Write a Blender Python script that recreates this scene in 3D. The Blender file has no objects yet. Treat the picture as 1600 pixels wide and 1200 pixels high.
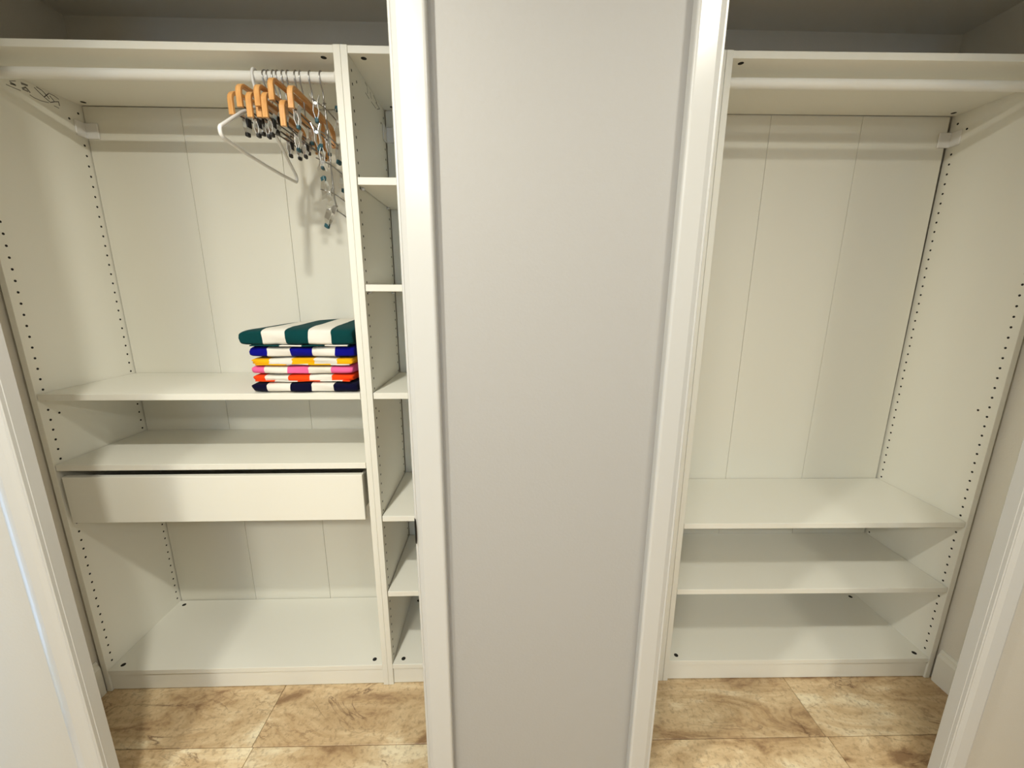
import bpy, bmesh, math, random
from mathutils import Vector, Matrix
random.seed(7)
PI = math.pi
scene = bpy.context.scene
col = scene.collection

# ------------------------------------------------------------------ camera
cam_d = bpy.data.cameras.new('camera'); cam = bpy.data.objects.new('camera', cam_d); col.objects.link(cam)
cam_d.sensor_width = 36; cam_d.lens = 635.63 / 1600 * 36; cam_d.clip_start = 0.01
RI = Vector((0.9996006, -0.0280931, 0.0030638)); FW = Vector((0.0280859, 0.9755929, -0.2177837)); UP = Vector((0.0031292, 0.2177828, 0.9759923))
m = Matrix((RI, UP, -FW)).transposed().to_4x4(); m.translation = Vector((1.40758, -1.21842, 1.39168))
cam.matrix_world = m
scene.camera = cam

# ------------------------------------------------------------------ world, exposure
w = bpy.data.worlds.new('sky'); scene.world = w; w.use_nodes = True
bg = w.node_tree.nodes['Background']; bg.inputs[0].default_value = (0.36, 0.64, 1.0, 1); bg.inputs[1].default_value = 5.0
vs = scene.view_settings
vs.view_transform = 'Standard'; vs.look = 'None'; vs.gamma = 1; vs.use_curve_mapping = False; vs.exposure = 0.2
LAMP_COL = (0.985, 0.965, 0.855)
LAMPS = [(0.86, -1.0, 17.5), (2.15, -1.0, 7.5)]     # x, y, watts
FILL_LAMPS = [(0.60, -2.35, 30.0), (2.40, -2.35, 11.0)]  # unseen lamps behind the camera, added to soften the shadows

# ------------------------------------------------------------------ materials
def srgb(r, g, b):
    f = lambda c: (c/255/12.92 if c/255 <= .04045 else ((c/255+.055)/1.055)**2.4)
    return (f(r), f(g), f(b), 1)
def new_mat(name):
    mt = bpy.data.materials.new(name); mt.use_nodes = True
    nt = mt.node_tree; return mt, nt, nt.nodes['Principled BSDF']
def plain(name, c, rough=.5, metal=0, bump=0, bscale=400, var=0, vscale=6, spec=.5):
    mt, nt, b = new_mat(name)
    b.inputs['Base Color'].default_value = c; b.inputs['Roughness'].default_value = rough; b.inputs['Metallic'].default_value = metal
    b.inputs['Specular IOR Level'].default_value = spec
    tc = nt.nodes.new('ShaderNodeTexCoord')
    if bump:
        n = nt.nodes.new('ShaderNodeTexNoise'); n.inputs['Scale'].default_value = bscale; n.inputs['Detail'].default_value = 3
        bp = nt.nodes.new('ShaderNodeBump'); bp.inputs['Strength'].default_value = bump; bp.inputs['Distance'].default_value = .002
        nt.links.new(tc.outputs['Object'], n.inputs['Vector']); nt.links.new(n.outputs['Fac'], bp.inputs['Height']); nt.links.new(bp.outputs[0], b.inputs['Normal'])
    if var:
        n = nt.nodes.new('ShaderNodeTexNoise'); n.inputs['Scale'].default_value = vscale; n.inputs['Detail'].default_value = 4
        mx = nt.nodes.new('ShaderNodeMix'); mx.data_type = 'RGBA'
        mx.inputs[6].default_value = tuple(x*(1-var) for x in c[:3]) + (1,); mx.inputs[7].default_value = tuple(min(1, x*(1+var)) for x in c[:3]) + (1,)
        nt.links.new(tc.outputs['Object'], n.inputs['Vector']); nt.links.new(n.outputs['Fac'], mx.inputs[0]); nt.links.new(mx.outputs[2], b.inputs['Base Color'])
    return mt
M = {}
M['board'] = plain('white_board', (0.84, 0.825, 0.745, 1), .42, bump=.05, bscale=900, var=.012, vscale=3)
M['backboard'] = plain('white_backing', (0.80, 0.78, 0.69, 1), .5, bump=.04, bscale=700, var=.015, vscale=3)
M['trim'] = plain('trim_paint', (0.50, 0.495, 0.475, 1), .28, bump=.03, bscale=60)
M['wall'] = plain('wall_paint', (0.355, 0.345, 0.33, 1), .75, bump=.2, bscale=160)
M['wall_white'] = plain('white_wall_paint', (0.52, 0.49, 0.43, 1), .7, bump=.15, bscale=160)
M['closet'] = plain('closet_wall_paint', (0.80, 0.765, 0.68, 1), .8, bump=.3, bscale=160, var=.05, vscale=4)
M['ceiling'] = plain('ceiling_paint', (0.78, 0.755, 0.69, 1), .9, bump=.2, bscale=120)
M['hole'] = plain('peg_hole_dark', (0.012, 0.011, 0.009, 1), .9)
M['ink'] = plain('printed_ink', (0.05, 0.045, 0.05, 1), .8)
M['inkgrey'] = plain('printed_ink_grey', (0.27, 0.26, 0.23, 1), .8)
M['chrome'] = plain('chrome', (0.93, 0.935, 0.94, 1), .3, 1)
M['steel'] = plain('hook_steel', (0.42, 0.41, 0.40, 1), .28, 1)
M['bar'] = plain('dark_wire', (0.16, 0.155, 0.15, 1), .3, 1)
M['black'] = plain('black_rubber', (0.012, 0.012, 0.013, 1), .5)
M['teal'] = plain('teal_rubber', (0.02, 0.085, 0.11, 1), .5)
M['plastic'] = plain('white_plastic', (0.80, 0.79, 0.77, 1), .35)
M['rail'] = plain('white_rail', (0.85, 0.84, 0.79, 1), .3)
M['grout'] = plain('grout', (0.28, 0.20, 0.115, 1), .9, bump=.3, bscale=300)
M['inside_shade'] = plain('drawer_shade', (0.05, 0.05, 0.045, 1), .7)  # near-black colour stands in for the shade inside the closed drawer
M['strike'] = plain('dark_bronze', (0.02, 0.018, 0.015, 1), .35, .8)
def wood_mat():
    mt, nt, b = new_mat('honey_wood'); tc = nt.nodes.new('ShaderNodeTexCoord'); mp = nt.nodes.new('ShaderNodeMapping'); mp.inputs['Scale'].default_value = (260, 25, 25)
    n = nt.nodes.new('ShaderNodeTexNoise'); n.inputs['Scale'].default_value = 1; n.inputs['Detail'].default_value = 4
    cr = nt.nodes.new('ShaderNodeValToRGB'); cr.color_ramp.elements[0].position = .3; cr.color_ramp.elements[1].position = .75
    cr.color_ramp.elements[0].color = (0.56, 0.25, 0.07, 1); cr.color_ramp.elements[1].color = (0.76, 0.43, 0.16, 1)
    nt.links.new(tc.outputs['Object'], mp.inputs[0]); nt.links.new(mp.outputs[0], n.inputs['Vector']); nt.links.new(n.outputs['Fac'], cr.inputs[0]); nt.links.new(cr.outputs[0], b.inputs['Base Color'])
    b.inputs['Roughness'].default_value = .35; return mt
M['wood'] = wood_mat()
def tile_mat():
    mt, nt, b = new_mat('travertine'); L = nt.links
    tc = nt.nodes.new('ShaderNodeTexCoord'); oi = nt.nodes.new('ShaderNodeObjectInfo')
    add = nt.nodes.new('ShaderNodeVectorMath'); add.operation = 'MULTIPLY_ADD'
    L.new(oi.outputs['Location'], add.inputs[0]); add.inputs[1].default_value = (7.3, 5.1, 3.0); L.new(tc.outputs['Object'], add.inputs[2])
    mp = nt.nodes.new('ShaderNodeMapping'); mp.inputs['Rotation'].default_value = (0, 0, .6); mp.inputs['Scale'].default_value = (1, 2.6, 1); L.new(add.outputs[0], mp.inputs[0])
    def noise(sc, det, vec, dist=0, rough=.55):
        n = nt.nodes.new('ShaderNodeTexNoise'); n.inputs['Scale'].default_value = sc; n.inputs['Detail'].default_value = det; n.inputs['Distortion'].default_value = dist; n.inputs['Roughness'].default_value = rough
        L.new(vec, n.inputs['Vector']); return n
    n1 = noise(3.2, 9, mp.outputs[0], .9, .66)
    cr = nt.nodes.new('ShaderNodeValToRGB'); e = cr.color_ramp.elements
    e[0].position = .34; e[0].color = srgb(150, 112, 68); e[1].position = .66; e[1].color = srgb(245, 228, 188)
    k = e.new(.42); k.color = srgb(196, 160, 108); k = e.new(.54); k.color = srgb(222, 192, 142)
    L.new(n1.outputs['Fac'], cr.inputs[0])
    # thin brown veins
    n2 = noise(2.6, 7, mp.outputs[0], 1.6)
    a = nt.nodes.new('ShaderNodeMath'); a.operation = 'SUBTRACT'; L.new(n2.outputs['Fac'], a.inputs[0]); a.inputs[1].default_value = .5
    ab = nt.nodes.new('ShaderNodeMath'); ab.operation = 'ABSOLUTE'; L.new(a.outputs[0], ab.inputs[0])
    mr = nt.nodes.new('ShaderNodeMapRange'); mr.inputs['From Min'].default_value = 0; mr.inputs['From Max'].default_value = .016; mr.inputs['To Min'].default_value = .85; mr.inputs['To Max'].default_value = 0
    L.new(ab.outputs[0], mr.inputs['Value'])
    gate = noise(4.5, 2, add.outputs[0]); mr2 = nt.nodes.new('ShaderNodeMapRange'); mr2.inputs['From Min'].default_value = .5; mr2.inputs['From Max'].default_value = .66; L.new(gate.outputs['Fac'], mr2.inputs['Value'])
    mu = nt.nodes.new('ShaderNodeMath'); mu.operation = 'MULTIPLY'; L.new(mr.outputs[0], mu.inputs[0]); L.new(mr2.outputs[0], mu.inputs[1])
    mx = nt.nodes.new('ShaderNodeMix'); mx.data_type = 'RGBA'; L.new(mu.outputs[0], mx.inputs[0]); L.new(cr.outputs[0], mx.inputs[6]); mx.inputs[7].default_value = srgb(104, 66, 34)
    # fine pits
    n3 = noise(60, 5, add.outputs[0], 0, .7)
    mr3 = nt.nodes.new('ShaderNodeMapRange'); mr3.inputs['From Min'].default_value = .36; mr3.inputs['From Max'].default_value = .50; mr3.inputs['To Min'].default_value = .45; mr3.inputs['To Max'].default_value = 0; L.new(n3.outputs['Fac'], mr3.inputs['Value'])
    mx2 = nt.nodes.new('ShaderNodeMix'); mx2.data_type = 'RGBA'; L.new(mr3.outputs[0], mx2.inputs[0]); L.new(mx.outputs[2], mx2.inputs[6]); mx2.inputs[7].default_value = srgb(140, 106, 66)
    # tint per tile
    hs = nt.nodes.new('ShaderNodeHueSaturation'); hs.inputs['Saturation'].default_value = .86; mr4 = nt.nodes.new('ShaderNodeMapRange'); mr4.inputs['To Min'].default_value = .88; mr4.inputs['To Max'].default_value = 1.06
    L.new(oi.outputs['Random'], mr4.inputs['Value']); L.new(mr4.outputs[0], hs.inputs['Value']); L.new(mx2.outputs[2], hs.inputs['Color']); L.new(hs.outputs[0], b.inputs['Base Color'])
    b.inputs['Roughness'].default_value = .38
    bp = nt.nodes.new('ShaderNodeBump'); bp.inputs['Strength'].default_value = .15; bp.inputs['Distance'].default_value = .001; L.new(n3.outputs['Fac'], bp.inputs['Height']); L.new(bp.outputs[0], b.inputs['Normal'])
    return mt
M['tile'] = tile_mat()
def towel_mat(name, c, first, white=(0.80, 0.77, 0.70, 1), wid=.0674):
    mt, nt, b = new_mat(name); L = nt.links
    tc = nt.nodes.new('ShaderNodeTexCoord'); sp = nt.nodes.new('ShaderNodeSeparateXYZ'); L.new(tc.outputs['Object'], sp.inputs[0])
    n = nt.nodes.new('ShaderNodeTexNoise'); n.inputs['Scale'].default_value = 14; L.new(tc.outputs['Object'], n.inputs['Vector'])
    def math_(op, a, bb):
        k = nt.nodes.new('ShaderNodeMath'); k.operation = op
        for i, v in enumerate((a, bb)):
            if isinstance(v, (int, float)): k.inputs[i].default_value = v
            elif v is not None: L.new(v, k.inputs[i])
        return k.outputs[0]
    wob = math_('MULTIPLY', math_('SUBTRACT', n.outputs['Fac'], .5), .012)
    x = math_('ADD', sp.outputs['X'], wob)
    u = math_('DIVIDE', math_('SUBTRACT', x, first), wid)
    fr = math_('FRACT', math_('MULTIPLY', u, .5), None)
    st = math_('MULTIPLY', math_('LESS_THAN', fr, .5), math_('MULTIPLY', math_('GREATER_THAN', u, 0), math_('LESS_THAN', u, 3.5)))
    mx = nt.nodes.new('ShaderNodeMix'); mx.data_type = 'RGBA'; L.new(st, mx.inputs[0]); mx.inputs[6].default_value = c; mx.inputs[7].default_value = white
    L.new(mx.outputs[2], b.inputs['Base Color']); b.inputs['Roughness'].default_value = .95; b.inputs['Specular IOR Level'].default_value = .15
    b.inputs['Sheen Weight'].default_value = .03
    nb = nt.nodes.new('ShaderNodeTexNoise'); nb.inputs['Scale'].default_value = 700; L.new(tc.outputs['Object'], nb.inputs['Vector'])
    bp = nt.nodes.new('ShaderNodeBump'); bp.inputs['Strength'].default_value = .35; bp.inputs['Distance'].default_value = .002; L.new(nb.outputs['Fac'], bp.inputs['Height']); L.new(bp.outputs[0], b.inputs['Normal'])
    return mt

# ------------------------------------------------------------------ helpers
def tag(o, label=None, cat=None, group=None, kind=None):
    for k, v in (('label', label), ('category', cat), ('group', group), ('kind', kind)):
        if v: o[k] = v
    return o
def link(name, me, mat, parent=None, loc=(0, 0, 0), rot=(0, 0, 0)):
    o = bpy.data.objects.new(name, me); col.objects.link(o)
    if mat and not me.materials: me.materials.append(mat)
    o.location = loc; o.rotation_euler = rot
    if parent: o.parent = parent
    return o
def empty(name, loc=(0, 0, 0), rz=0):
    o = bpy.data.objects.new(name, None); col.objects.link(o); o.location = loc; o.rotation_euler = (0, 0, rz); o.empty_display_size = .1; return o
def add_box(bm, x0, x1, y0, y1, z0, z1, bev=0):
    r = bmesh.ops.create_cube(bm, size=1); vs_ = r['verts']
    for v in vs_: v.co = Vector(((x0+x1)/2 + v.co.x*(x1-x0), (y0+y1)/2 + v.co.y*(y1-y0), (z0+z1)/2 + v.co.z*(z1-z0)))
    if bev:
        es = list({e for v in vs_ for e in v.link_edges}); bmesh.ops.bevel(bm, geom=es, offset=bev, segments=1, affect='EDGES', profile=.5)
def finish(bm, name, smooth=False):
    bmesh.ops.recalc_face_normals(bm, faces=bm.faces[:])
    me = bpy.data.meshes.new(name); bm.to_mesh(me); bm.free()
    if smooth:
        for p in me.polygons: p.use_smooth = True
    return me
def box(name, x0, x1, y0, y1, z0, z1, mat, parent=None, bev=0.0008):
    """a mesh box whose own origin sits at its lower centre"""
    cx, cy = (x0+x1)/2, (y0+y1)/2
    bm = bmesh.new(); add_box(bm, x0-cx, x1-cx, y0-cy, y1-cy, 0, z1-z0, bev)
    return link(name, finish(bm, name), mat, parent, (cx, cy, z0))
def struct(o): return tag(o, kind='structure')
def tube(bm, pts, r, seg=8, caps=True, closed=False):
    pts = [Vector(p) for p in pts]; n = len(pts); rings = []; nrm = None
    rr = r if isinstance(r, (list, tuple)) else [r]*n
    for i, p in enumerate(pts):
        a = pts[(i-1) % n] if (closed or i > 0) else p; b_ = pts[(i+1) % n] if (closed or i < n-1) else p
        t = (b_-a).normalized()
        if nrm is None: nrm = t.orthogonal().normalized()
        nrm = (nrm - t*nrm.dot(t)); nrm = nrm.normalized() if nrm.length > 1e-6 else t.orthogonal().normalized()
        bn = t.cross(nrm)
        rings.append([bm.verts.new(p + (nrm*math.cos(2*PI*k/seg) + bn*math.sin(2*PI*k/seg))*rr[i]) for k in range(seg)])
    for i in range(n if closed else n-1):
        A, B = rings[i], rings[(i+1) % n]
        for k in range(seg): bm.faces.new((A[k], A[(k+1) % seg], B[(k+1) % seg], B[k]))
    if caps and not closed: bm.faces.new(rings[0][::-1]); bm.faces.new(rings[-1])
def tube_obj(name, pts, r, mat, parent=None, seg=8, closed=False):
    bm = bmesh.new(); tube(bm, pts, r, seg, True, closed); return link(name, finish(bm, name, True), mat, parent)
def sweep_rect(bm, path, wx, th):
    """a strip of width wx (along x) and thickness th swept along a path in the yz plane"""
    P = [Vector((0, y, z)) for y, z in path]; n = len(P); rings = []
    for i, p in enumerate(P):
        t = (P[min(i+1, n-1)] - P[max(i-1, 0)]).normalized(); nn = Vector((0, -t.z, t.y)); b = .0012
        prof = [(-wx/2+b, -th/2), (wx/2-b, -th/2), (wx/2, -th/2+b), (wx/2, th/2-b), (wx/2-b, th/2), (-wx/2+b, th/2), (-wx/2, th/2-b), (-wx/2, -th/2+b)]
        rings.append([bm.verts.new(p + Vector((a, 0, 0)) + nn*c) for a, c in prof])
    for A, B in zip(rings, rings[1:]):
        for k in range(8): bm.faces.new((A[k], A[(k+1) % 8], B[(k+1) % 8], B[k]))
    bm.faces.new(rings[0][::-1]); bm.faces.new(rings[-1])
def extrude_profile(name, prof, z0, z1, mat, parent=None, lean=0.0):
    """closed xy profile pulled straight up"""
    bm = bmesh.new(); zc = 1.1
    A = [bm.verts.new((x + lean*(z0-zc), y, z0)) for x, y in prof]; B = [bm.verts.new((x + lean*(z1-zc), y, z1)) for x, y in prof]
    n = len(prof)
    for i in range(n): bm.faces.new((A[i], A[(i+1) % n], B[(i+1) % n], B[i]))
    bm.faces.new(A[::-1]); bm.faces.new(B)
    return link(name, finish(bm, name), mat, parent)

# ------------------------------------------------------------------ the setting
CEIL = 2.27; YW = -0.395; YI = -0.3735; HEAD = 2.13
JL, PL0, PR0, JR = 0.4145, 1.2186, 1.7975, 2.597           # opening edges along x
RX0, RX1, RY0 = -0.06, 3.06, -3.2
BACK = 0.375; SL, SR = -0.012, 3.012
floor = struct(box('floor', RX0-.1, RX1+.1, RY0-.1, BACK+.1, -.12, -.0035, M['grout'], bev=0))
TS = 0.6096; ang = -0.0087
tile_me = None
GX, GY = 0.6265, -0.1985
idx = 0
for i in range(-4, 7):
    for j in range(-6, 2):
        cx = GX + (i+.5)*TS; cy = GY + (j+.5)*TS + ang*(cx-GX)
        if cx+TS/2 < RX0 or cx-TS/2 > RX1 or cy+TS/2 < RY0: continue
        if cy-TS/2 > BACK: continue
        if tile_me is None:
            bm = bmesh.new(); h = TS/2-.0011; add_box(bm, -h, h, -h, h, -.0085, 0, .0012); tile_me = finish(bm, 'tile'); tile_me.materials.append(M['tile'])
        t = link('tile', tile_me, None, floor); t.location = (cx - floor.location.x, cy - floor.location.y, 0 - floor.location.z); t.rotation_euler = (0, 0, ang)
struct(box('ceiling', RX0-.1, RX1+.1, RY0-.1, BACK+.1, CEIL, CEIL+.1, M['ceiling'], bev=0))
struct(box('wall_back', SL-.1, SR+.1, BACK, BACK+.1, 0, CEIL, M['closet'], bev=0))
struct(box('wall_left', SL-.1, SL, YI, BACK, 0, CEIL, M['closet'], bev=0))
struct(box('wall_right', SR, SR+.1, YI, BACK, 0, CEIL, M['closet'], bev=0))
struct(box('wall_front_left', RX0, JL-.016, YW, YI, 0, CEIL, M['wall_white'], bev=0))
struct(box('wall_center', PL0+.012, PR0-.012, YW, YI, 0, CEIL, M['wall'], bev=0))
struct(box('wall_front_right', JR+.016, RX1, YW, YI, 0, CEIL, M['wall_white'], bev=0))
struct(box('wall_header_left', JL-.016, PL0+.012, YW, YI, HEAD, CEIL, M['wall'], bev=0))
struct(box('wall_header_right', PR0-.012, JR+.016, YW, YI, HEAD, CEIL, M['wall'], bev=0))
struct(box('wall_room_right', RX1, RX1+.1, RY0, YW, 0, CEIL, M['wall'], bev=0))
gm, nt, b = new_mat('window_glass'); tr = nt.nodes.new('ShaderNodeBsdfTransparent'); gl = nt.nodes.new('ShaderNodeBsdfGlossy'); gl.inputs['Roughness'].default_value = .02
mxs = nt.nodes.new('ShaderNodeMixShader'); mxs.inputs[0].default_value = .06; nt.links.new(tr.outputs[0], mxs.inputs[1]); nt.links.new(gl.outputs[0], mxs.inputs[2]); nt.links.new(mxs.outputs[0], nt.nodes['Material Output'].inputs[0])
def window(name, along, a0, a1, z0, z1, at, panes):
    """an added framed window in a wall plane; along = 'x' or 'y'"""
    c = (a0+a1)/2; w_ = empty(name, (c, at, z0) if along == 'x' else (at, c, z0), 0 if along == 'x' else PI/2); struct(w_)
    hw = (a1-a0)/2; h_ = z1-z0; f = .022
    bars = [(-hw, -hw+f, 0, h_), (hw-f, hw, 0, h_), (-hw+f, hw-f, 0, f), (-hw+f, hw-f, h_-f, h_)]
    xs = [-hw+f + (2*hw-2*f)*k/panes for k in range(panes+1)]
    bars += [(x-.015, x+.015, f, h_-f) for x in xs[1:-1]]
    for x0, x1, b0, b1 in bars: box('window_frame', x0, x1, -.03, .03, b0, b1, M['trim'], w_)
    for k in range(panes): box('window_pane', xs[k]+(.015 if k else 0), xs[k+1]-(.015 if k < panes-1 else 0), -.003, .003, f, h_-f, gm, w_, 0)
# left wall of the room: an unseen narrow window added for a blue glint on the casing
W1Y0, W1Y1, W1Z0, W1Z1 = -.62, -.44, .03, 1.20
bm = bmesh.new()
for y0, y1, z0, z1 in ((RY0, W1Y0, 0, CEIL), (W1Y1, YW, 0, CEIL), (W1Y0, W1Y1, 0, W1Z0), (W1Y0, W1Y1, W1Z1, CEIL)): add_box(bm, RX0-.1, RX0, y0, y1, z0, z1)
struct(link('wall_room_left', finish(bm, 'wall_room_left'), M['wall'])); window('glint_window', 'y', W1Y0, W1Y1, W1Z0, W1Z1, RX0-.05, 1)
# rear wall of the room, behind the camera, with an unseen window added for cool fill
W2X0, W2X1, W2Z0, W2Z1 = .90, 1.50, 1.10, 2.00
bm = bmesh.new()
for x0, x1, z0, z1 in ((RX0-.1, W2X0, 0, CEIL), (W2X1, RX1+.1, 0, CEIL), (W2X0, W2X1, 0, W2Z0), (W2X0, W2X1, W2Z1, CEIL)): add_box(bm, x0, x1, RY0-.1, RY0, z0, z1)
struct(link('wall_room_rear', finish(bm, 'wall_room_rear'), M['wall'])); window('fill_window', 'x', W2X0, W2X1, W2Z0, W2Z1, RY0-.05, 2)

# jambs and casings
def jamb(n, x0, x1):
    struct(box('trim_%d' % n, x0, x1, YW-.006, YI+.0, 0, HEAD, M['trim'], bev=.0015))
def casing_profile(inner, sgn, wid, soft, th=.022):
    """inner edge at x=inner, running outwards in direction sgn; y is towards the room; soft = width of the rounded outer edge"""
    pr = [(0, 0), (0, .0125), (.0015, .0140), (.0040, .0140), (.0055, .0128), (.0070, .0142), (.016, .0182), (wid-soft, th)]
    drop = min(.012, soft)
    pr += [(wid-soft+soft*math.sin(PI/2*k/9), th-drop+drop*math.cos(PI/2*k/9)) for k in range(1, 10)] + [(wid, 0)]
    pts = [(inner + sgn*u, YW - d) for u, d in pr]
    return pts if sgn > 0 else pts[::-1]
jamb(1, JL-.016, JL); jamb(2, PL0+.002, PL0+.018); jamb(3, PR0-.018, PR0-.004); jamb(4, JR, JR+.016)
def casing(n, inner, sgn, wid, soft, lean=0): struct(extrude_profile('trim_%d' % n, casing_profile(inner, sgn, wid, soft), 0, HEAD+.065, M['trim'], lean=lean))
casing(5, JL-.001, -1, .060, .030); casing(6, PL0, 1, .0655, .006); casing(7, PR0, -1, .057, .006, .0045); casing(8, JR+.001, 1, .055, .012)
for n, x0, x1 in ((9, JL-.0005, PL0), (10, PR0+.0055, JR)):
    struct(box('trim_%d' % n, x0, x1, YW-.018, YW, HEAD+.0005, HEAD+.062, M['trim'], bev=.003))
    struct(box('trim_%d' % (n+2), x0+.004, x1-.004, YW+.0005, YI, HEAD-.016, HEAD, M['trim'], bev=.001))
# closet baseboards: a stepped profile running from the jamb wall to the cabinet front
def baseboard(name, x, sgn, y0, y1):
    pr = [(0, 0), (.015, 0), (.015, .105), (.012, .112), (.009, .116), (.009, .124), (.004, .132), (0, .132)]
    bm = bmesh.new()
    A = [bm.verts.new((x + sgn*u, y0, z)) for u, z in pr]; B = [bm.verts.new((x + sgn*u, y1, z)) for u, z in pr]; n = len(pr)
    for i in range(n): bm.faces.new((A[i], A[(i+1) % n], B[(i+1) % n], B[i]))
    bm.faces.new(A[::-1]); bm.faces.new(B)
    struct(link(name, finish(bm, name), M['board']))
baseboard('baseboard_left', SL, 1, YI+.001, -.004); baseboard('baseboard_right', SR, -1, YI+.001, -.030)

# ------------------------------------------------------------------ wardrobes
H = 2.0135; D = 0.349; T = 0.018; ZB = 0.0866
HOLE_Y = (0.0234, 0.3246)
def disc(bm, c, ax, r, off, n=8):
    c = Vector(c); nrm = Vector(ax); u = nrm.orthogonal().normalized(); v = nrm.cross(u)
    top = [bm.verts.new(c + nrm*off + (u*math.cos(2*PI*k/n) + v*math.sin(2*PI*k/n))*r) for k in range(n)]
    bot = [bm.verts.new(c - nrm*off + (u*math.cos(2*PI*k/n) + v*math.sin(2*PI*k/n))*r) for k in range(n)]
    bm.faces.new(top); bm.faces.new(bot[::-1])
    for k in range(n): bm.faces.new((top[k], bot[k], bot[(k+1) % n], top[(k+1) % n]))
def marking(polys, x, sgn, parent, wd, mat):
    """flat printed strokes on a side panel; polys in (y,z)"""
    bm = bmesh.new()
    for pl in polys:
        for (ya, za), (yb, zb) in zip(pl, pl[1:]):
            d = Vector((0, yb-ya, zb-za)); L_ = d.length; d.normalize(); nn = Vector((0, -d.z, d.y))*wd/2
            a = Vector((x, ya, za)) - d*wd*.4; b_ = Vector((x, yb, zb)) + d*wd*.4
            q = [a+nn, b_+nn, b_-nn, a-nn]
            f = [bm.verts.new(p + Vector((sgn*.0003, 0, 0))) for p in q]; g = [bm.verts.new(p - Vector((sgn*.0002, 0, 0))) for p in q]
            bm.faces.new(f); bm.faces.new(g[::-1])
            for k in range(4): bm.faces.new((f[k], g[k], g[(k+1) % 4], f[(k+1) % 4]))
    return tag(link('printed_marking', finish(bm, 'printed_marking'), mat, parent), kind='stuff')
cam_me = None
def wardrobe(name, label, W, loc, rz, shelves, boards, rail, brackets):
    global cam_me
    r = empty(name, loc, rz); tag(r, label, 'wardrobe', 'white closet wardrobe frames')
    left = box('side_panel', 0, T, 0, D, 0, H, M['board'], r); right = box('side_panel', W-T, W, 0, D, 0, H, M['board'], r)
    box('top_panel', T, W-T, .0015, D-.011, H-T-.001, H-.001, M['board'], r)
    box('bottom_panel', T, W-T, .001, D-.011, ZB-T, ZB, M['board'], r)
    box('plinth', T+.0005, W-T-.0005, .0055, .020, .003, ZB-T-.0034, M['board'], r)
    seams = [T + (W-2*T)*k/boards for k in range(boards+1)]
    for a, b_ in zip(seams, seams[1:]): box('back_board', a+(.0032 if a == seams[0] else .0006), b_-(.0032 if b_ == seams[-1] else .0006), D-.008, D+.008, ZB-.01, H-.02, M['backboard'], r, .0004)
    # rows of peg holes on the inner faces
    for px, sg, par in ((T, 1, left), (W-T, -1, right)):
        bm = bmesh.new()
        for hy in HOLE_Y:
            for k in range(59): disc(bm, (px, hy, .1097+.032*k), (sg, 0, 0), .0036, .00035)
        for hy, hz in ((.060, 1.955), (.052, 1.02), (.290, 1.938)): disc(bm, (px, hy, hz), (sg, 0, 0), .0036, .00035)
        me = finish(bm, 'peg_holes'); o = link('peg_holes', me, M['hole'], par); o.location = (-par.location.x, -par.location.y, -par.location.z); tag(o, kind='stuff')
    # dark cam fittings in the top and bottom panels
    if cam_me is None:
        bm = bmesh.new(); disc(bm, (0, 0, 0), (0, 0, 1), .0075, .0004, 14); disc(bm, (0, 0, 0), (0, 0, 1), .0045, .0008, 10); cam_me = finish(bm, 'cam_fitting'); cam_me.materials.append(M['hole'])
    for cx in (T+.034, W-T-.034):
        for cy in (.025, .313):
            for cz in (ZB, H-T-.001): link('cam_fitting', cam_me, None, r, (cx, cy, cz))
    if rail:
        ry, rzz = .0420, 1.9550
        rl = tube_obj('clothes_rail', [(T+.001, ry, rzz), (T+.012, ry, rzz), (W-T-.012, ry, rzz), (W-T-.001, ry, rzz)], .0133, M['rail'], r, 20)
        for sx in (T, W-T):
            sg = 1 if sx == T else -1
            bm = bmesh.new(); tube(bm, [(sx+sg*.0003, ry, rzz), (sx+sg*.006, ry, rzz), (sx+sg*.012, ry, rzz)], [.021, .020, .0165], 18); link('rail_socket', finish(bm, 'rail_socket', False), M['rail'], r)
    for sx in brackets:
        sg = 1 if sx == T else -1
        bm = bmesh.new(); add_box(bm, min(sx, sx+sg*.044), max(sx, sx+sg*.044), D-.014, D-.0085, 1.894, 1.942, .0015)
        add_box(bm, min(sx, sx+sg*.005), max(sx, sx+sg*.005), D-.047, D-.0135, 1.894, 1.942, .0015)
        link('wall_bracket', finish(bm, 'wall_bracket'), M['plastic'], r)
    for z, yf in shelves:
        box('shelf', T+.002, W-T-.002, yf, D-.0112, z-.0195, z, M['board'], r)
        for sx in (T, W-T):
            sg = 1 if sx == T else -1
            for py in (.034, .300):
                tube_obj('shelf_pin', [(sx+sg*.0005, py, z-.0235), (sx+sg*.010, py, z-.0235)], .0034, M['plastic'], r, 8)
    return r
W1, W2 = 0.9976, 0.4990
wl = wardrobe('wardrobe', 'wide white wardrobe with rail of hangers, shelves and a drawer in left opening', W1, (0, 0, 0), 0, [(1.0915, .002), (.8640, .002)], 3, True, (T,))
tl = wardrobe('shelf_tower', 'narrow white shelf tower beside the wardrobe with hangers', W2, (W1+.0003, .0003, 0), 0, [(1.7005, .002), (1.4150, .002), (1.0925, .002), (.6755, .002), (.3890, .002)], 1, False, (T,))
trw = wardrobe('shelf_tower', 'narrow white shelf tower hidden behind the central wall, beside empty wardrobe', W2, (2.0011-.0006-W2, -.0096, 0), 0, [(1.7005, .002), (1.4150, .002), (1.0925, .002), (.6755, .002), (.3890, .002)], 1, False, ())
wr = wardrobe('wardrobe', 'wide empty white wardrobe with rail and two low shelves in right opening', W1, (2.0011, -.0100, 0), -.01398, [(.6405, .002), (.3855, .002)], 3, True, (W1-T,))
wb = [c for c in wr.children if c.name.startswith('back_board')][-1]
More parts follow.
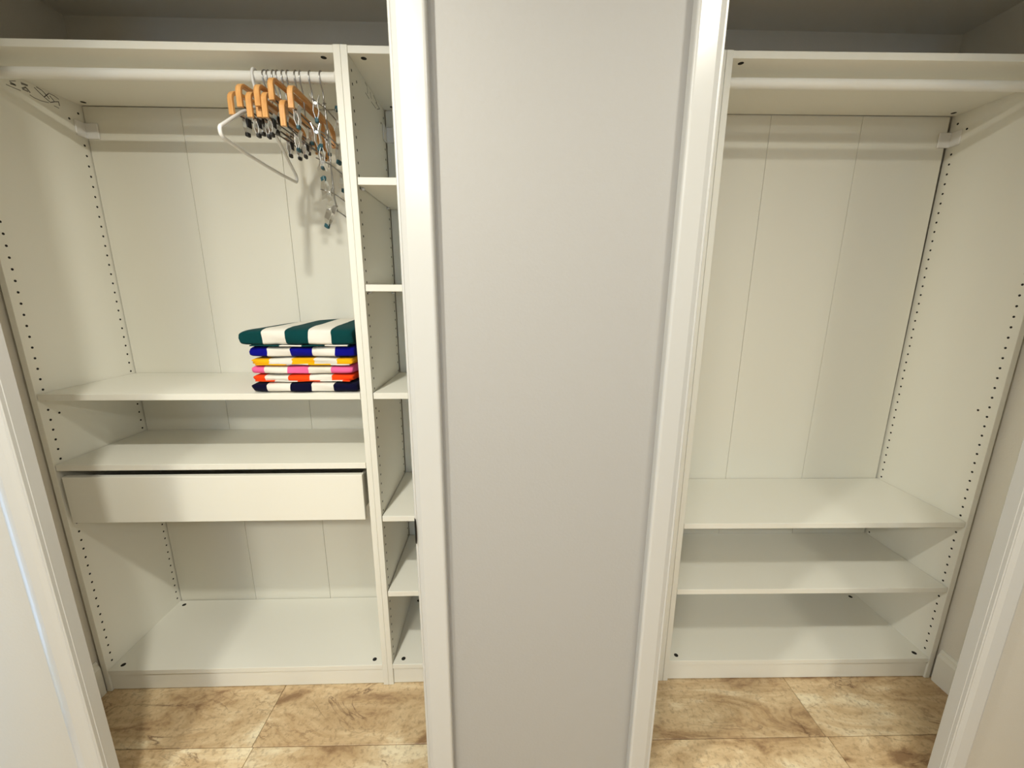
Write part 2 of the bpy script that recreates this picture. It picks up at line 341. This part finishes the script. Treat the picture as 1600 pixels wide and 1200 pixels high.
for v in wb.data.vertices:
    if v.co.x > 0 and v.co.z > 1: v.co.x -= .0115
# the printed pictograms left on the panels
PICT = [[(0.1238, 1.9614), (0.1407, 1.9608), (0.1582, 1.9611)], [(0.1345, 1.9749), (0.1502, 1.9819)], [(0.1652, 1.9846), (0.1817, 1.9853)], [(0.1826, 1.9598), (0.1939, 1.9569), (0.2111, 1.9564), (0.2335, 1.9603)], [(0.2495, 1.9579), (0.2625, 1.9568)], [(0.24, 1.9892), (0.2564, 1.9882), (0.2677, 1.984)]]
marking(PICT, T, 1, wl, .0022, M['inkgrey'])
FIG = [[(0.137, 1.972), (0.1475, 1.9703)], [(0.1362, 1.9685), (0.146, 1.9704)], [(0.1661, 1.9817), (0.1797, 1.9836)], [(0.1651, 1.9698), (0.1747, 1.9764), (0.179, 1.9733), (0.1836, 1.9678)], [(0.1662, 1.9678), (0.1778, 1.9678)]]
marking(FIG, T, 1, wl, .0040, M['inkgrey'])
CROSS = [[(0.2006, 1.9869), (0.2126, 1.9784), (0.225, 1.9707), (0.2397, 1.9637)], [(0.2068, 1.9912), (0.2201, 1.9885), (0.2309, 1.981), (0.2381, 1.9727)], [(0.2235, 1.9718), (0.2386, 1.9868)], [(0.2284, 1.9817), (0.2346, 1.9773)], [(0.2397, 1.9637), (0.2524, 1.9706), (0.2659, 1.9761), (0.2664, 1.9655)], [(0.2421, 1.9822), (0.2496, 1.9748), (0.2524, 1.9706)]]
marking(CROSS, T, 1, wl, .0020, M['ink'])
PT = [[(0.1407, 1.990), (0.1418, 1.9893), (0.1583, 1.987)], [(0.1574, 1.9833), (0.1601, 1.9694)], [(0.1377, 1.9616), (0.17, 1.96)], [(0.1846, 1.9832), (0.194, 1.97)], [(0.2212, 1.99), (0.2532, 1.9836), (0.2467, 1.9765)], [(0.1918, 1.9604), (0.2377, 1.9612)], [(0.2419, 1.979), (0.2834, 1.9773), (0.2521, 1.9641)]]
marking(PT, T, 1, tl, .0022, M['inkgrey'])

# drawer in the left wardrobe, standing a touch ajar
dr = box('drawer', .0335, .9640, -.0015, .0165, .6660, .8245, M['board'], wl, .0012)
for x0, x1 in ((.050, .062), (.9355, .9475)): box('drawer_side', x0-dr.location.x, x1-dr.location.x, .018-dr.location.y, .325-dr.location.y, .012, .130, M['board'], dr)
box('drawer_back', .0625-dr.location.x, .935-dr.location.x, .313-dr.location.y, .325-dr.location.y, .012, .130, M['board'], dr)
box('drawer_bottom', .0625-dr.location.x, .935-dr.location.x, .018-dr.location.y, .3125-dr.location.y, .016, .024, M['inside_shade'], dr)
for x0, x1 in ((.0185, .0275), (.9700, .9791)): box('drawer_runner', x0, x1, .025, .32, .675, .700, M['steel'], wl)

# latch strike on the edge of the central wall
bm = bmesh.new()
prof = [(-.0004, 0.0, .0), (-.0012, -.020, .0), (-.0004, -.0298, .0), (.0040, -.0325, .0)]
N = 9; rows = []
for k in range(N+1):
    z = -.030 + .060*k/N; nar = 1 - .35*abs(2*k/N-1)**3
    rows.append([bm.verts.new((x*nar, y, z)) for x, y, _ in prof] + [bm.verts.new((x*nar+.0004, y+.0014, z)) for x, y, _ in reversed(prof)])
for A, B in zip(rows, rows[1:]):
    for k in range(8): bm.faces.new((A[k], A[(k+1) % 8], B[(k+1) % 8], B[k]))
bm.faces.new(rows[0][::-1]); bm.faces.new(rows[-1])
tag(link('strike_plate', finish(bm, 'strike_plate', True), M['strike'], None, (PL0-.0002, -.3795, .880)), 'small dark curved latch strike plate on edge of left door casing', 'strike plate')

# ------------------------------------------------------------------ lamps over the openings, then added fill lamps behind the camera
em, nt, b = new_mat('lamp_lens'); b.inputs['Emission Color'].default_value = LAMP_COL + (1,); b.inputs['Emission Strength'].default_value = 25
def lathe(bm, prof, n=32):
    rows = [[bm.verts.new((r_*math.cos(2*PI*q/n), r_*math.sin(2*PI*q/n), z)) for q in range(n)] for r_, z in prof]
    for A, B in zip(rows, rows[1:]):
        for q in range(n): bm.faces.new((A[q], A[(q+1) % n], B[(q+1) % n], B[q]))
    return rows
def ceiling_lamp(lx, ly, wat, R_, hgt, label, group):
    lr = empty('ceiling_light', (lx, ly, CEIL)); tag(lr, label, 'light', group)
    bm = bmesh.new(); lathe(bm, [(R_*1.25, -.0005), (R_*1.25, -hgt*.8), (R_*1.18, -hgt), (R_*1.02, -hgt), (R_*1.0, -hgt+.004)]); link('housing', finish(bm, 'housing', True), M['plastic'], lr)
    bm = bmesh.new(); bmesh.ops.create_circle(bm, cap_ends=True, radius=R_*1.0, segments=32); link('lens', finish(bm, 'lens'), em, lr, (0, 0, -hgt+.004))
    ld = bpy.data.lights.new('lamp_light', 'AREA'); ld.shape = 'DISK'; ld.size = R_*1.9; ld.energy = wat; ld.color = LAMP_COL
    lo = bpy.data.objects.new('lamp_light', ld); col.objects.link(lo); lo.parent = lr; lo.location = (0, 0, -hgt-.001)
for k, (lx, ly, wat) in enumerate(LAMPS): ceiling_lamp(lx, ly, wat, (.033, .070)[k], .032, 'small round puck ceiling light in front of the %s closet opening' % ('left', 'right')[k], 'puck ceiling lights')
for k, (lx, ly, wat) in enumerate(FILL_LAMPS): ceiling_lamp(lx, ly, wat, .17, .06, 'added round fill light on the ceiling in the %s half of the room' % ('left', 'right')[k], 'added ceiling fill lights')

# ------------------------------------------------------------------ towels
def towel(name, label, c, x0, x1, first, y0, y1, z0, z1, layers=1, seed=0, bulge=None, hem=None):
    rnd = random.Random(seed); ph = [rnd.uniform(0, 6.28) for _ in range(6)]
    cx, cy = (x0+x1)/2, (y0+y1)/2; hx, hy = (x1-x0)/2, (y1-y0)/2; h = z1-z0-(0 if bulge else .0009)
    NX, NP = 44, 48; bm = bmesh.new(); rings = []
    for i in range(NX+1):
        t = -1 + 2*i/NX; tt = math.copysign(1-(1-abs(t))**1.6, t)           # finer steps at the two ends
        s = max(0.02, (1-abs(tt)**20))**(1/2.6)
        x = tt*hx; ring = []
        for k in range(NP):
            a = 2*PI*k/NP; ca, sa = math.cos(a), math.sin(a)
            e = 2/5.0; yy = math.copysign(abs(ca)**e, ca); zz = math.copysign(abs(sa)**.34, sa)
            sy = hy*(1-.03*(1-s)); zt = h*(zz*.5*(0.76+.24*s) + .5)
            wob = .0022*math.sin(9*x/.33+ph[0]+3*zz)+.0016*math.sin(23*x/.33+ph[1]) + .0012*math.sin(17*yy+ph[2])
            y = yy*sy*(.965+.035*s)
            fr = max(0, -yy)                                                # the folded front edge
            if layers > 1: y += fr*.006*abs(math.sin(PI*layers*(zt/h)))*-1 + fr*.004
            y += wob*fr
            z = zt
            lift = bulge(x/hx, yy) if bulge else 0
            if zz > -.2: z += lift*(zz+.2)/1.2
            z += (.0010*math.sin(7*x/.33+ph[3])+.0008*math.sin(5*yy+ph[4]))*(1 if zz > 0 else 0.2)
            xx = x + (.0014*math.sin(4*zz+ph[5]) + .001*math.sin(9*zz*layers))*abs(tt)**6 + (.004*(1-zz*zz) if tt < 0 else -.002*(1-zz*zz))*-abs(tt)**8
            ring.append(bm.verts.new((xx, y, max(z, 0))))
        rings.append(ring)
    for A, B in zip(rings, rings[1:]):
        for k in range(NP): bm.faces.new((A[k], A[(k+1) % NP], B[(k+1) % NP], B[k]))
    bm.faces.new(rings[0][::-1]); bm.faces.new(rings[-1])
    mt = towel_mat(name+'_cloth', c, first-cx)
    o = link('towel', finish(bm, 'towel', True), mt, None, (cx, cy, z0)); tag(o, label, 'towel', 'folded striped towels stacked on the shelf')
    for (ha, hb, hz, ht, hyo, shift) in (hem or ()):
        bm = bmesh.new(); n = 24; rows = []
        for i in range(n+1):
            x = ha + (hb-ha)*i/n - cx; w_ = .0012*math.sin(31*x+ph[0]) + .0008*math.sin(70*x+ph[2]); r_ = ht/2
            rows.append([bm.verts.new((x, y0-cy+hyo+w_+u*.006, hz + v*r_ + w_*.4)) for u, v in ((-.9, 0), (-.5, .9), (2.5, .9), (2.5, -.9), (-.5, -.9))])
        for A, B in zip(rows, rows[1:]):
            for k in range(5): bm.faces.new((A[k], A[(k+1) % 5], B[(k+1) % 5], B[k]))
        bm.faces.new(rows[0][::-1]); bm.faces.new(rows[-1])
        hm = link('hem', finish(bm, 'hem', True), towel_mat(name+'_hem', c, first-cx+shift), o)
    return o
S0 = 1.0917
towel('navy_towel', 'navy and white striped folded towel at the bottom of the stack', srgb(6, 6, 40), .652, .9660, .6963, .008, .315, S0, S0+.0335, 1, 1)
towel('orange_towel', 'orange and white striped folded towel on the navy one', srgb(245, 74, 18), .655, .9530, .6905, .014, .310, S0+.0337, S0+.0560, 1, 2, hem=[(.66, .946, .0022, .0036, .004, .03)])
towel('pink_towel', 'pink and white striped folded towel on the orange one', srgb(238, 104, 160), .657, .9540, .6915, .013, .312, S0+.0562, S0+.0845, 1, 3)
towel('yellow_towel', 'yellow and white striped folded towel between pink and blue ones', srgb(250, 182, 18), .661, .9560, .7106, .012, .310, S0+.0847, S0+.1080, 2, 4, hem=[(.67, .95, .0030, .0040, .002, .05)])
towel('blue_towel', 'royal blue and white striped folded towel under the green one', srgb(8, 8, 132), .657, .9630, .7083, .010, .312, S0+.1082, S0+.1440, 1, 5)
towel('green_towel', 'dark green and white striped towel on top of the stack', srgb(4, 62, 64), .638, .9670, .7055, .000, .318, S0+.1442, S0+.192, 1, 6, bulge=lambda u, v: .012*(u+1)/2*(v+1.2) + .004 - .010*max(0, -u-.6), hem=[(.665, .955, .0015, .0042, .006, .045)])

# ------------------------------------------------------------------ hangers
RY, RZ, RR = 0.0420, 1.9550, 0.0133
def hook_pts(neck, top_r=.0150, dz=0.0):
    """hook in the y-z plane over a rail; local origin at the rail centre"""
    pts = []
    for k in range(0, 13):
        a = math.radians(-35 + 215*k/12)          # from behind, over the top, to the room side and down
        pts.append((0, math.cos(a)*top_r, math.sin(a)*top_r))
    last = pts[-1]
    tail = [(0, -.0148, -.006), (0, -.0135, -.013), (0, -.0070, -.0255), (0, -.0012, -.036), (0, 0, -.046), (0, 0, neck)]
    return pts + tail
def clip_parts(parent, y, z, up=False, rz=0, tip='black', s=1.0, x=0, tilt=0):
    """sprung metal clip: two jaws and a spring, hanging below a bar"""
    mtx = Matrix.Translation((x, y, z)) @ Matrix.Rotation(rz, 4, 'Z') @ Matrix.Rotation(tilt, 4, 'X') @ Matrix.Rotation(PI if up else 0, 4, 'Y') @ Matrix.Scale(s, 4)
    bm = bmesh.new()
    for sg in (-1, 1):
        # jaw: a bent flat plate
        path = [(sg*.0100, .016), (sg*.0050, .003), (sg*.0042, -.004), (sg*.0062, -.018), (sg*.0022, -.033)]
        hwid = [.0078, .0105, .0105, .0090, .0070]
        prev = None
        for (px, pz), hw_ in zip(path, hwid):
            ring = [bm.verts.new((px-.0006, -hw_, pz)), bm.verts.new((px-.0006, hw_, pz)), bm.verts.new((px+.0006, hw_, pz)), bm.verts.new((px+.0006, -hw_, pz))]
            if prev:
                for k in range(4): bm.faces.new((prev[k], prev[(k+1) % 4], ring[(k+1) % 4], ring[k]))
            else: bm.faces.new(ring[::-1])
            prev = ring
        bm.faces.new(prev)
    tube(bm, [(0, -.0085, -.002), (0, .0085, -.002)], .0036, 8)
    bmesh.ops.transform(bm, matrix=mtx, verts=bm.verts[:])
    c = link('clip', finish(bm, 'clip'), M['chrome'], parent)
    bm = bmesh.new(); add_box(bm, -.0042, .0042, -.0070, .0070, -.041, -.0300, .0015); bmesh.ops.transform(bm, matrix=mtx, verts=bm.verts[:])
    link('rubber_tip', finish(bm, 'rubber_tip'), M[tip], c)
    if tip == 'black':
        bm = bmesh.new(); add_box(bm, .0066, .0085, -.0078, .0078, -.019, .004, .0006); bmesh.ops.transform(bm, matrix=mtx, verts=bm.verts[:]); link('grip_pad', finish(bm, 'grip_pad'), M['black'], c)
    return c
def wooden_hanger(label, xh, xf, ztop, drop, yf=-.076, tips='black', half=.1365, cy=(-.085, .088)):
    r = empty('wooden_hanger', (xh, RY, RZ)); tag(r, label, 'hanger', 'wooden clip hangers on the rail')
    r.rotation_euler = (0, 0, math.atan2(xf-xh, half))
    zt = ztop - RZ; R_ = .021; th = .0080; yE = half
    r.location.y = RY
    path = [(-yE, zt-drop)]
    for k in range(7):
        a = PI - (PI/2)*k/6; path.append((-yE+R_+R_*math.cos(a), zt-th/2-R_+R_*math.sin(a)))
    for k in range(1, 8): path.append((-yE+R_+(2*yE-2*R_)*k/8, zt-th/2 + .003*math.sin(PI*k/8)))
    for k in range(7):
        a = PI/2 - (PI/2)*k/6; path.append((yE-R_+R_*math.cos(a), zt-th/2-R_+R_*math.sin(a)))
    path.append((yE, zt-drop))
    bm = bmesh.new(); sweep_rect(bm, path, .0134, th); link('wooden_bow', finish(bm, 'wooden_bow'), M['wood'], r)
    tube_obj('hook', hook_pts(zt-.002), .0017, M['steel'], r, 8)
    zb = zt - drop + .006
    tube_obj('clip_bar', [(0, -yE+.003, zb), (0, -yE*.5, zb-.002), (0, yE*.5, zb-.002), (0, yE-.003, zb)], .0019, M['bar'], r, 6)
    for q, y in enumerate(cy): clip_parts(r, y, zb-.004, tip=tips, tilt=random.uniform(-.15, .15), s=.92)
    return r
# leftmost first: hook x, x of the near end, height of the bow's top, drop of the ends
HG = [(0.7830, 0.7515, 1.8748, 0.058, .128, 'leftmost of the honey wood clip hangers, nearest the white plastic one'),
      (0.7915, 0.7820, 1.8853, 0.057, .138, 'second honey wood clip hanger from the left on the rail'),
      (0.8052, 0.8030, 1.8688, 0.062, .137, 'third honey wood clip hanger from the left, hanging lower than its neighbours'),
      (0.8150, 0.8185, 1.8608, 0.049, .124, 'fourth honey wood clip hanger from the left, its end tucked below the next one'),
      (0.8305, 0.8250, 1.8848, 0.054, .138, 'fifth honey wood clip hanger from the left, its end above the fourth'),
      (0.8430, 0.8390, 1.8693, 0.062, .136, 'sixth honey wood clip hanger, low beside the highest one'),
      (0.8636, 0.8595, 1.8993, 0.055, .138, 'highest hanging honey wood clip hanger in the bunch'),
      (0.8760, 0.8795, 1.8533, 0.064, .135, 'lowest hanging honey wood clip hanger, with a pale lit end'),
      (0.9005, 0.9045, 1.8828, 0.056, .140, 'rightmost honey wood clip hanger with its whole bow in view')]
for k, (xh, xf, zt, dp, hf, lb) in enumerate(HG):
    wooden_hanger(lb, xh, xf, zt, dp, tips='black' if k < 6 else 'teal', half=hf, cy=(-.085+.03*math.sin(k*2.1), .075+.03*math.cos(k*1.7)))

# white plastic tube hanger
ph_ = empty('plastic_hanger', (.7530, RY+.003, RZ)); tag(ph_, 'white plastic tube hanger at the left end of the hangers', 'hanger')
ph_.rotation_euler = (0, 0, .055)
HP = [(0, y, z) for _, y, z in [(0, .0135, -.006)] + [(0, math.cos(math.radians(-20+200*k/12))*.0185, math.sin(math.radians(-20+200*k/12))*.0185) for k in range(13)]]
tube_obj('hook', HP + [(0, -.0180, -.012), (0, -.0120, -.028), (0, -.0040, -.045), (0, 0, -.062), (0, 0, -.075)], .0036, M['plastic'], ph_, 10)
bot = 1.735 - RZ; hl = .205; loop = []
def arc(cy, cz, r_, a0, a1, n): return [(0, cy + r_*math.cos(math.radians(a0+(a1-a0)*k/n)), cz + r_*math.sin(math.radians(a0+(a1-a0)*k/n))) for k in range(n+1)]
r_ = .013
loop += [(0, 0, -.077)] + [(0, -.020, -.080), (0, -.10, -.123)] + arc(-hl+r_, bot+r_+.008, r_, 112, 258, 8) + [(0, -.10, bot+.004), (0, 0, bot+.003), (0, .10, bot+.004)] + arc(hl-r_, bot+r_+.008, r_, -78, 68, 8) + [(0, .10, -.123), (0, .020, -.080)]
tube_obj('hanger_frame', loop, .0046, M['plastic'], ph_, 10, closed=True)

# tiered metal skirt hanger at the right end of the rail
tr_ = empty('tiered_hanger', (.9300, RY, RZ)); tag(tr_, 'tall chrome tiered skirt hanger with teal tipped clips beside the side panel', 'hanger')
tr_.rotation_euler = (0, 0, -.06)
tube_obj('hook', hook_pts(-.062), .0017, M['steel'], tr_, 8)
tube_obj('pole', [(0, 0, -.060), (.002, 0, -.068), (.003, .001, -.20), (.006, .001, -.30), (.012, 0, -.338)], .0024, M['steel'], tr_, 8)
TI = [(-.075, .004), (-.142, .004), (-.215, .005), (-.290, .007), (-.336, .012)]
for k, (tz, tx) in enumerate(TI):
    hl_ = (.075, .080, .085, .080, .06)[k]
    tube_obj('cross_arm', [(tx, -hl_, tz-.006), (tx, -.012, tz), (tx, .012, tz), (tx, hl_, tz-.006)], .0018, M['steel'], tr_, 6)
    tube_obj('arm_hook', [(tx, .004, tz+.014), (tx-.004, .001, tz+.017), (tx-.007, -.002, tz+.013), (tx-.007, -.002, tz-.006)], .0014, M['steel'], tr_, 6)
CL = [(0, -.060, False, .4), (0, .070, True, .5), (1, -.065, False, .2), (1, .070, False, -.3), (2, -.055, True, .6), (2, .080, False, -.3), (3, -.050, True, 1.0), (3, .085, False, .3), (4, -.045, False, 1.1)]
for k, cy_, up, rz_ in CL:
    clip_parts(tr_, cy_, TI[k][0]-.010, up=up, rz=rz_, tip='teal', s=1.1, x=TI[k][1], tilt=.5 if k == 4 else random.uniform(-.25, .25))
